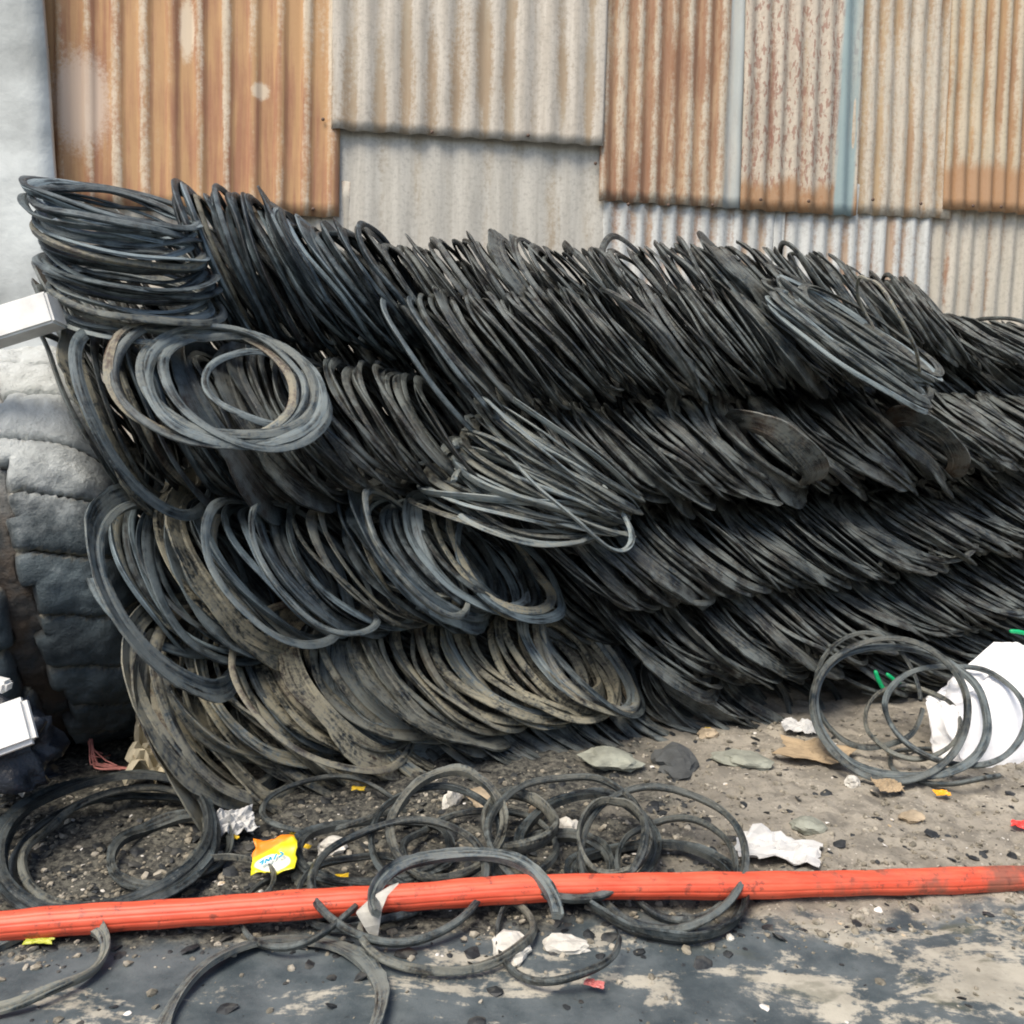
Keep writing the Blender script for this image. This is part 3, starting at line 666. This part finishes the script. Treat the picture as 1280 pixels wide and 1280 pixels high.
V, Fc, gr, sm = [], [], [], []
# cross-section across the tread (a = -1..1), lugs raised in two staggered columns
NA, NC = 72, 520
NL = 24
for i in range(NC):
    th = 2 * PI * i / NC
    for j in range(NA + 1):
        a = -1 + 2 * j / NA; x = a * WT / 2
        shoulder = max((abs(a) - .62) / .38, 0)
        rr = RT - .055 - .17 * shoulder ** 2.2
        wob = .12 * noise.noise(Vector((a * 2, th * 3, 1)))
        mid = abs(a + .02 + .10 * noise.noise(Vector((th * 4, 2, 7))) + .05 * math.copysign(1, math.sin(th * NL / 2))) / .15
        lane = min(max((mid - 1) / .25, 0), 1)
        phs = (th * NL / (2 * PI) + (.5 if a > 0 else 0) + .55 * abs(a) ** 1.3 * (1) + wob) % 1.0
        d = min(phs, 1 - phs)
        lug = min(max((d - .055 - .02 * noise.noise(Vector((a * 5, th * 8, 2)))) / .04, 0), 1); lug = lug * lug * (3 - 2 * lug)
        bul = .010 * (1 - (2 * phs - 1) ** 2)
        h = lane * (.006 + lug * (.05 + bul + .014 * math.sin(37.7 * int(th * NL / (2 * PI) + (.5 if a > 0 else 0) + .55 * abs(a) ** 1.3 + wob)))) * (1 - .35 * shoulder)
        rr += h + .016 * noise.noise(Vector((a * 3, th * 6, 3))) + .010 * noise.noise(Vector((a * 9, th * 17, 3)))
        V.append((x, -rr * math.cos(th), rr * math.sin(th)))
        gr.append(1 - lane); sm.append(lane * (1 - lug))
n_ = NA + 1
for i in range(NC):
    i2 = (i + 1) % NC
    for j in range(NA):
        Fc.append((i * n_ + j, i2 * n_ + j, i2 * n_ + j + 1, i * n_ + j + 1))
# sidewalls down to the bead
for side in (0, NA):
    base_i = len(V); sgn = -1 if side == 0 else 1; steps = 8
    for i in range(NC):
        th = 2 * PI * i / NC; x0, y0, z0 = V[i * n_ + side]; r0 = math.hypot(y0, z0)
        for k in range(1, steps + 1):
            t = k / steps; rr = r0 + (.40 - r0) * t; x = sgn * (WT / 2 + .035 * math.sin(PI * t) - .10 * t * t)
            V.append((x, -rr * math.cos(th), rr * math.sin(th))); gr.append(0); sm.append(0)
    for i in range(NC):
        i2 = (i + 1) % NC
        for k in range(steps):
            a0 = i * n_ + side if k == 0 else base_i + i * steps + k - 1
            a1 = i2 * n_ + side if k == 0 else base_i + i2 * steps + k - 1
            b0, b1 = base_i + i * steps + k, base_i + i2 * steps + k
            Fc.append((a0, b0, b1, a1) if side == 0 else (a0, a1, b1, b0))
me = mesh_from('big_tyre', V, Fc)
for nme, arr in (('groove', gr), ('seam', sm)):
    at = me.attributes.new(nme, 'FLOAT', 'POINT'); at.data.foreach_set('value', arr)
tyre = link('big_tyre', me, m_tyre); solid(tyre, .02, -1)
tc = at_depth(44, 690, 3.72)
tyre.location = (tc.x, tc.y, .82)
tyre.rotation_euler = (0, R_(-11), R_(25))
tag(tyre, 'huge dusty pale-topped tyre with deep lugs standing at the left end of the heap', 'tyre')

# white block lying on the tyre
m_white = mat_simple('white_foam', (.72, .72, .69), .6, .16, 9, .2, .003)
def box_mesh(name, s, bev=.006):
    bm = bmesh.new(); bmesh.ops.create_cube(bm, size=1)
    for v in bm.verts: v.co = Vector((v.co.x * s[0], v.co.y * s[1], v.co.z * s[2]))
    bmesh.ops.bevel(bm, geom=bm.edges[:], offset=bev, segments=2, affect='EDGES')
    me = bpy.data.meshes.new(name); bm.to_mesh(me); bm.free(); return me
blk = link('foam_block', box_mesh('foam_block', (1.0, .10, .115), .008), m_white, smooth=False)
p = at_depth(-98, 440, 3.0); blk.location = p; blk.rotation_euler = (R_(-6), R_(-19), R_(2))
tag(blk, 'long white foam block lying tilted on top of the huge tyre', 'foam block')

# rubbish at the lower left
m_black = mat_simple('black_plastic', (.012, .016, .024), .35, .4, 20, .5, .01)
b1 = on_z(-10, 975); bag = link('plastic_bag', lump('plastic_bag', (.20, .13, .20), 4, .5, 2.2, 4, -.06), m_black)
bag.location = at_depth(-8, 950, 2.72); tag(bag, 'black plastic bag slumped under white foam scraps beside the tyre', 'plastic bag')
o = link('foam_scrap', box_mesh('foam_scrap', (.24, .05, .15), .015), m_white, smooth=False); o.location = at_depth(-12, 917, 2.50); o.rotation_euler = (R_(-25), R_(-18), R_(20))
tag(o, 'white foam scrap leaning on the black bag, the largest piece', 'foam scrap')
o = link('foam_scrap', box_mesh('foam_scrap', (.12, .05, .04), .01), m_white, smooth=False); o.location = at_depth(-12, 853, 2.55); o.rotation_euler = (0, R_(12), 0)
tag(o, 'small white foam scrap lodged above the black bag', 'foam scrap')
m_paper = mat_simple('white_paper', (.50, .50, .485), .8, .08, 14, .3, .004)
def sheet_scrap(name, px, py, w, h, seed, mat, lab, cat, z=.02, rot=0, tip=0, amp=.25, n=14):
    o = link(name, crumple(name, w, h, seed, amp, n), mat, smooth=False); solid(o, .002)
    c = on_z(px, py, z); o.location = c; o.location.z = z + gh(c.x, c.y); o.rotation_euler = (R_(tip), 0, R_(rot)); tag(o, lab, cat); return o
sheet_scrap('crumpled_paper', 5, 978, .16, .16, 3, m_paper, 'crumpled white paper below the foam scrap at the left edge', 'paper', .06, 20, 35, .7)
m_cream = mat_simple('cream_paper', (.50, .45, .33), .85, .2, 14, .3, .004)
sheet_scrap('crumpled_paper', 205, 952, .24, .24, 7, m_cream, 'crumpled cream paper between the tyre and the heap foot', 'paper', .05, 15, 25, .6)
sheet_scrap('crumpled_paper', 293, 1026, .13, .10, 8, m_paper, 'torn white paper scrap above the yellow packet', 'paper', .05, 30, 30, .4)
sheet_scrap('crumpled_paper', 972, 1070, .25, .17, 12, m_paper, 'crumpled white paper lying behind the hose on the right', 'paper', .015, -15, 2, .22)
sheet_scrap('crumpled_paper', 1000, 908, .16, .10, 13, m_paper, 'white paper scrap at the left of the rings by the sack', 'paper', .03, -20, 12, .3)
m_card = mat_simple('brown_card', (.33, .25, .155), .9, .15, 10, .2, .003)
sheet_scrap('cardboard_piece', 1020, 940, .30, .20, 15, m_card, 'tan cardboard piece lying left of the leaning rings', 'cardboard', .03, -25, 6, .12)
sheet_scrap('cardboard_piece', 1110, 985, .10, .08, 17, m_card, 'small cardboard scrap in front of the leaning rings', 'cardboard', .03, 5, 12, .2)

# pink twine
m_pink = mat_simple('pink_twine', (.55, .22, .19), .7, .2, 40, .2, .002)
tw = None
V, Fc = [], []
for s in range(7):
    r = random.Random(s)
    q = spline([tuple(on_z(112 + r.uniform(-4, 5), 938, .02) + Vector((0, -.02, .14 + r.uniform(-.05, .05)))), tuple(on_z(116 + r.uniform(-4, 6), 950, .04)), tuple(on_z(126 + r.uniform(-6, 8), 961 - r.uniform(0, 8), .035)), tuple(on_z(158 + r.uniform(-8, 5), 962 - r.uniform(0, 3), .03))], 18)
    v, f = tube([Vector(x) for x in q], .0035, 6); Fc += [tuple(i + len(V) for i in ff) for ff in f]; V += v
for (a, b) in (((118, 938), (146, 957)), ((114, 944), (138, 944)), ((112, 930), (128, 942))):
    v, f = tube([on_z(*a, .07), (on_z(*a, .07) + on_z(*b, .04)) / 2 + Vector((0, 0, -.01)), on_z(*b, .04)], .003, 6); Fc += [tuple(i + len(V) for i in ff) for ff in f]; V += v
o = link('twine', mesh_from('twine', V, Fc), m_pink); tag(o, 'loose tuft of pink twine at the foot of the huge tyre', 'twine')

# red hose
m_hose, nt, b = new_mat('red_hose'); g = G(nt)
co = g.n('ShaderNodeTexCoord').outputs['Object']
sx = g.n('ShaderNodeSeparateXYZ'); nt.links.new(co, sx.inputs[0])
n1 = g.noise(co, 7, 6, .65); n2 = g.noise(g.scale(co, (6, 40, 40)), 1, 5, .6)
base = g.mix(g.step(n2, .3, .7), (.60, .075, .035), (.72, .125, .065))
dirt = g.step(g.math('MULTIPLY_ADD', sx.outputs['X'], .16, n1), .66, .86)
base = g.mix(g.math('MULTIPLY', dirt, .75), base, (.13, .085, .06))
base = g.mix(g.step(g.noise(co, 22, 6, .75), .54, .64, 0, .7), base, (.16, .05, .035))
g.put(b.inputs['Base Color'], base); b.inputs['Roughness'].default_value = .5
g.put(b.inputs['Normal'], g.bump(n1, .15, .01))
hp = [(-260, 1186), (-120, 1172), (0, 1158), (120, 1148), (260, 1139), (400, 1129), (520, 1121), (640, 1112), (780, 1108), (920, 1107), (1060, 1104), (1180, 1101), (1290, 1097), (1420, 1092), (1600, 1084)]
zz = [.05, .05, .05, .052, .06, .065, .07, .075, .07, .06, .05, .045, .045, .045, .045]
hw = spline([tuple(on_z(x, y, z)) for (x, y), z in zip(hp, zz)], 140)
V, Fc = tube([Vector(p) for p in hw], [.038 + .0015 * math.sin(i * .3) + .001 * math.sin(i * 1.1) for i in range(140)], 96, True, lambda th: 1 - .05 * max(0, math.cos(12 * th)) ** 5)
o = link('hose', mesh_from('hose', V, Fc), m_hose); tag(o, 'long red ribbed hose stretched across the dirt in front of the heap', 'hose')

# yellow packet with blue marks
def flat_mat(name, c, rough=.45): return mat_simple(name, c, rough, .06, 30, .15, .002)
m_yel, nt, b = new_mat('packet_film'); g = G(nt)
co = g.n('ShaderNodeTexCoord').outputs['Object']
sx = g.n('ShaderNodeSeparateXYZ'); nt.links.new(co, sx.inputs[0])
d = g.n('ShaderNodeVectorMath', operation='LENGTH'); nt.links.new(g.scale(co, (1 / .062, 1 / .034, 0), (.1, 1.0, 0)), d.inputs[0])
base = g.mix(g.step(g.math('MULTIPLY_ADD', sx.outputs['X'], -.45, sx.outputs['Y']), .022, .045), (.80, .72, .02), (.85, .25, .02))
base = g.mix(g.step(d.outputs['Value'], .95, 1.08, 1.0, 0.0), base, (.85, .85, .72))
g.put(b.inputs['Base Color'], base); b.inputs['Roughness'].default_value = .35
pk = link('snack_packet', crumple('snack_packet', .155, .15, 21, .12, 12), m_yel); solid(pk, .002)
c = on_z(343, 1070, .07); pk.location = c; pk.scale = (.84, .84, .84); pk.rotation_euler = (R_(27), R_(-4), R_(14))
tag(pk, 'bright yellow and orange snack packet with blue marks among the loose rings', 'packet')
m_blue = flat_mat('blue_print', (.03, .33, .50))
V, Fc = [], []
def stroke(a, b_, w=.0065):
    a, b_ = Vector(a), Vector(b_); t = (b_ - a).normalized(); nrm = Vector((-t.y, t.x)) * w / 2
    for zq in (.0, .0012):
        for q in (a - nrm, b_ - nrm, b_ + nrm, a + nrm): V.append(Vector((q.x, q.y, zq)))
    k = len(V) - 8
    for f in ((4, 5, 6, 7), (0, 1, 5, 4), (1, 2, 6, 5), (2, 3, 7, 6), (3, 0, 4, 7), (3, 2, 1, 0)): Fc.append(tuple(k + i for i in f))
for a, b_ in [((-.050, -.042), (-.034, -.030)), ((-.042, -.050), (-.036, -.036)), ((-.030, -.046), (-.026, -.028)), ((-.026, -.028), (-.018, -.040)), ((-.018, -.040), (-.012, -.022)), ((-.012, -.022), (-.008, -.036)),
              ((.000, -.036), (.010, -.014)), ((.018, -.030), (.034, -.018)), ((.034, -.018), (.022, -.008))]: stroke(a, b_)
pr = link('print', mesh_from('print', V, Fc), m_blue, pk, smooth=False); pr.location = (0, 0, .028)
m_leaf = flat_mat('yellow_film', (.78, .52, .02)); m_org = flat_mat('orange_film', (.85, .38, .02)); m_red = flat_mat('red_film', (.75, .06, .05))
for (px, py, w, h, rot, m, lab) in [(369, 1038, .035, .02, -35, m_leaf, 'yellow scrap touching the top corner of the snack packet'), (384, 1052, .03, .018, -20, m_leaf, 'yellow scrap just right of the snack packet'),
        (427, 1084, .04, .022, 10, m_leaf, 'yellow scrap inside the ring right of the packet'), (294, 1046, .028, .014, -25, m_leaf, 'tiny yellow scrap under the torn white paper'),
        (1177, 992, .06, .035, 0, m_org, 'orange wrapper lying in front of the white sack'), (1275, 1027, .05, .04, -30, m_red, 'red wrapper at the right edge of the dirt'),
        (743, 1232, .05, .02, -20, flat_mat('faded_red_film', (.45, .12, .11)), 'faded red scrap on the dark slab in front of the hose'),
        (48, 1177, .07, .02, 5, flat_mat('lime_film', (.42, .45, .05)), 'lime green scrap under the hose at the left'), (885, 908, .035, .02, 15, m_leaf, 'yellow scrap at the foot of the heap'),
        (448, 987, .05, .025, 0, m_leaf, 'yellow scrap under the open ring at the heap foot')]:
    sheet_scrap('film_scrap', px, py, w, h, px * .13, m, lab, 'wrapper', .022, rot, 12, .3, 8)
m_green = flat_mat('green_strap', (.0, .36, .13))
for (pp, lab) in [([(1094, 838, .33), (1098, 850, .30), (1108, 868, .25)], 'green strap hanging inside the leaning rings'), ([(1108, 842, .33), (1120, 852, .30), (1130, 860, .28)], 'shorter green strap right beside the other strap'),
                  ([(1262, 789, .45), (1275, 790, .45), (1290, 795, .42)], 'green strap showing above the white sack')]:
    c = [at_depth(x, y, 4.05) for (x, y, z) in pp]; c = [Vector(p) for p in spline([tuple(p) for p in c], 10)]
    v, f = tube(c, [.006, .010, .011, .011, .012, .012, .011, .011, .010, .006], 6); o = link('strap', mesh_from('strap', v, f), m_green); tag(o, lab, 'strap')

# white sack
bm = bmesh.new(); bmesh.ops.create_icosphere(bm, subdivisions=5, radius=1)
for v in bm.verts:
    p = v.co.copy(); e = .38
    p = Vector([math.copysign(abs(q) ** e, q) for q in p])
    q = p * 1.5
    fold = .14 * noise.noise(q + Vector((3, 1, 2))) - .16 * abs(noise.noise(q * 1.6)) - .07 * abs(noise.noise(q * 3.6)) - .03 * abs(noise.noise(q * 8))
    top = max(p.z, 0); k = 1 + fold - .22 * top * top
    v.co = Vector((p.x * .36 * k + .06 * p.z, p.y * .11 * k + .12 * p.z, .245 + p.z * .25 * (1 + fold * .6) - .20 * max(-p.x + .2, 0) * top))
me = bpy.data.meshes.new('white_sack'); bm.to_mesh(me); bm.free()
m_sack = mat_simple('woven_plastic', (.88, .88, .88), .55, .05, 30, .25, .004)
sack = link('white_sack', me, m_sack); c = on_z(1268, 958); sack.location = (c.x + .04, c.y + .20, -.02); sack.rotation_euler.z = R_(15)
tag(sack, 'bulging white plastic sack at the right behind the leaning rings', 'sack')

# stones, slabs
def mat_stone(name, c): return mat_simple(name, c, .9, .3, 9, .6, .012)
st = {'g': mat_stone('grey_green_stone', (.25, .26, .215)), 'd': mat_stone('dark_stone', (.07, .075, .075)), 't': mat_stone('tan_stone', (.36, .29, .20)), 'w': mat_stone('pale_stone', (.60, .58, .52))}
for i, (px, py, a, b_, h, k, lab) in enumerate([(762, 950, .13, .11, .035, 'g', 'grey green stone slab at the foot of the heap'), (845, 945, .16, .10, .05, 'd', 'dark stone slab right of the grey green one'),
        (930, 945, .13, .08, .03, 'g', 'flat grey stone left of the cardboard'), (1065, 975, .035, .03, .03, 'w', 'pale stone under the leaning rings'), (913, 1162, .014, .010, .010, 'w', 'white pebble in front of the hose'),
        (885, 912, .05, .03, .03, 't', 'tan stone against the heap foot'), (712, 1032, .05, .04, .04, 'w', 'pale stone inside the black standing ring'), (670, 1020, .03, .025, .045, 't', 'tan stone standing inside the small thick ring'),
        (565, 1000, .045, .03, .05, 'w', 'pale stone inside the grooved ring'), (610, 1000, .09, .06, .04, 't', 'tan stone behind the grooved ring'), (415, 1050, .05, .04, .03, 'w', 'pale stone right of the snack packet'),
        (640, 1180, .06, .05, .03, 'w', 'pale flat stone in front of the hose at the middle'), (705, 1175, .06, .035, .02, 'w', 'pale flat stone beside the broken ring'), (380, 1085, .05, .03, .03, 'g', 'grey stone below the snack packet'),
        (1010, 1035, .06, .05, .025, 'g', 'grey flat stone on the dirt above the white paper'), (1140, 1020, .05, .04, .02, 't', 'tan flat stone on the dirt right of the hose crossing')]):
    o = link('stone', lump('stone', (a, b_, h), i + 2, .35, 1.4, 3), st[k], smooth=False); c = on_z(px, py, .02); o.location = (c.x, c.y, gh(c.x, c.y) + h * .35); o.rotation_euler.z = i * 1.3
    tag(o, lab, 'stone')
# gravel and rubber crumbs: uncountable
def scatter(name, n, area, size, mat, seed, lab, flatness, dens=None):
    r = random.Random(seed); V, Fc = [], []
    shapes = []
    for q in range(8):
        me = lump('s', (1, .75, flatness), q + seed, .4, 1.3, 1); shapes.append(([v.co.copy() for v in me.vertices], [tuple(p.vertices) for p in me.polygons])); bpy.data.meshes.remove(me)
    k = 0
    while k < n:
        x, y = on_z(r.uniform(*area[0]), r.uniform(*area[1])).xy
        if dens and r.random() > dens(x, y): continue
        k += 1
        s = size[0] * (size[1] / size[0]) ** (r.random() ** 2.2); a = r.uniform(0, 6.28); ca, sa = math.cos(a), math.sin(a); z = gh(x, y) + s * flatness * .3
        tx, ty = r.gauss(0, .25), r.gauss(0, .25)
        vs, fs = shapes[r.randrange(8)]; b0 = len(V)
        for v in vs:
            X, Y = v.x * ca - v.y * sa, v.x * sa + v.y * ca
            V.append((x + X * s, y + Y * s, z + s * (v.z + tx * X + ty * Y)))
        Fc += [tuple(i + b0 for i in f) for f in fs]
    o = link(name, mesh_from(name, V, Fc), mat, smooth=False); tag(o, lab, name.replace('_', ' '), kind='stuff')
def dn(x, y):
    return (.05 + .95 * min(max((y - 2.1 - .08 * x) / .3, 0), 1)) * (.4 + .9 * abs(noise.noise(Vector((x * 2, y * 2, 7)))) * 1.5)
def mat_grit(name, a, b_, c, rough=.9):
    m, nt, b = new_mat(name); g = G(nt)
    co = g.n('ShaderNodeTexCoord').outputs['Object']
    n = g.noise(co, 33, 3, .6); n2 = g.noise(co, 11, 3, .6)
    g.put(b.inputs['Base Color'], g.mix(g.step(n2, .52, .6), g.mix(g.step(n, .42, .58), a, b_), c)); b.inputs['Roughness'].default_value = rough
    return m
scatter('gravel', 6500, ((-60, 1340), (895, 1285)), (.003, .018), mat_grit('gravel', (.13, .12, .095), (.24, .215, .165), (.36, .33, .27)), 5, 'small stones and grit strewn over the dirt', .55, dn)
scatter('rubber_crumbs', 3600, ((-60, 1340), (890, 1285)), (.003, .034), mat_grit('rubber_crumbs', (.012, .014, .016), (.03, .034, .036), (.06, .06, .055), .6), 6, 'black rubber crumbs and flakes strewn over the dirt', .22, lambda x, y: dn(x, y) * (1 if x < .8 else .35))
scatter('litter', 240, ((-60, 1340), (900, 1285)), (.005, .022), mat_grit('litter', (.55, .52, .46), (.68, .66, .62), (.45, .34, .2), .8), 8, 'tiny pale paper and plastic litter on the dirt', .2, dn)

# ------------------------------------------------------------------ light
w = bpy.data.worlds.new('World'); scn.world = w; w.use_nodes = True; nt = w.node_tree
sky = nt.nodes.new('ShaderNodeTexSky'); sky.sky_type = 'NISHITA'; sky.sun_disc = False
EL, AZ = 58, 215     # sun height, compass direction it comes from (behind the camera, a little to the left)
sky.sun_elevation = R_(EL); sky.sun_rotation = R_(AZ); sky.dust_density = 3.0; sky.air_density = 1.0
nt.links.new(sky.outputs[0], nt.nodes['Background'].inputs[0]); nt.nodes['Background'].inputs[1].default_value = .10
sl = bpy.data.lights.new('sun', 'SUN'); sl.energy = 2.3; sl.angle = R_(30); sl.color = (1, .91, .78)
so = bpy.data.objects.new('sun', sl); COL.objects.link(so)
dirv = Vector((math.sin(R_(AZ)) * math.cos(R_(EL)), math.cos(R_(AZ)) * math.cos(R_(EL)), math.sin(R_(EL))))
so.rotation_euler = dirv.to_track_quat('Z', 'Y').to_euler(); so.location = (0, 0, 8)
scn.view_settings.view_transform = 'Standard'; scn.view_settings.look = 'None'; scn.view_settings.gamma = 1
scn.view_settings.exposure = .85
scn.cycles.max_bounces = 6; scn.cycles.filter_width = 1.9
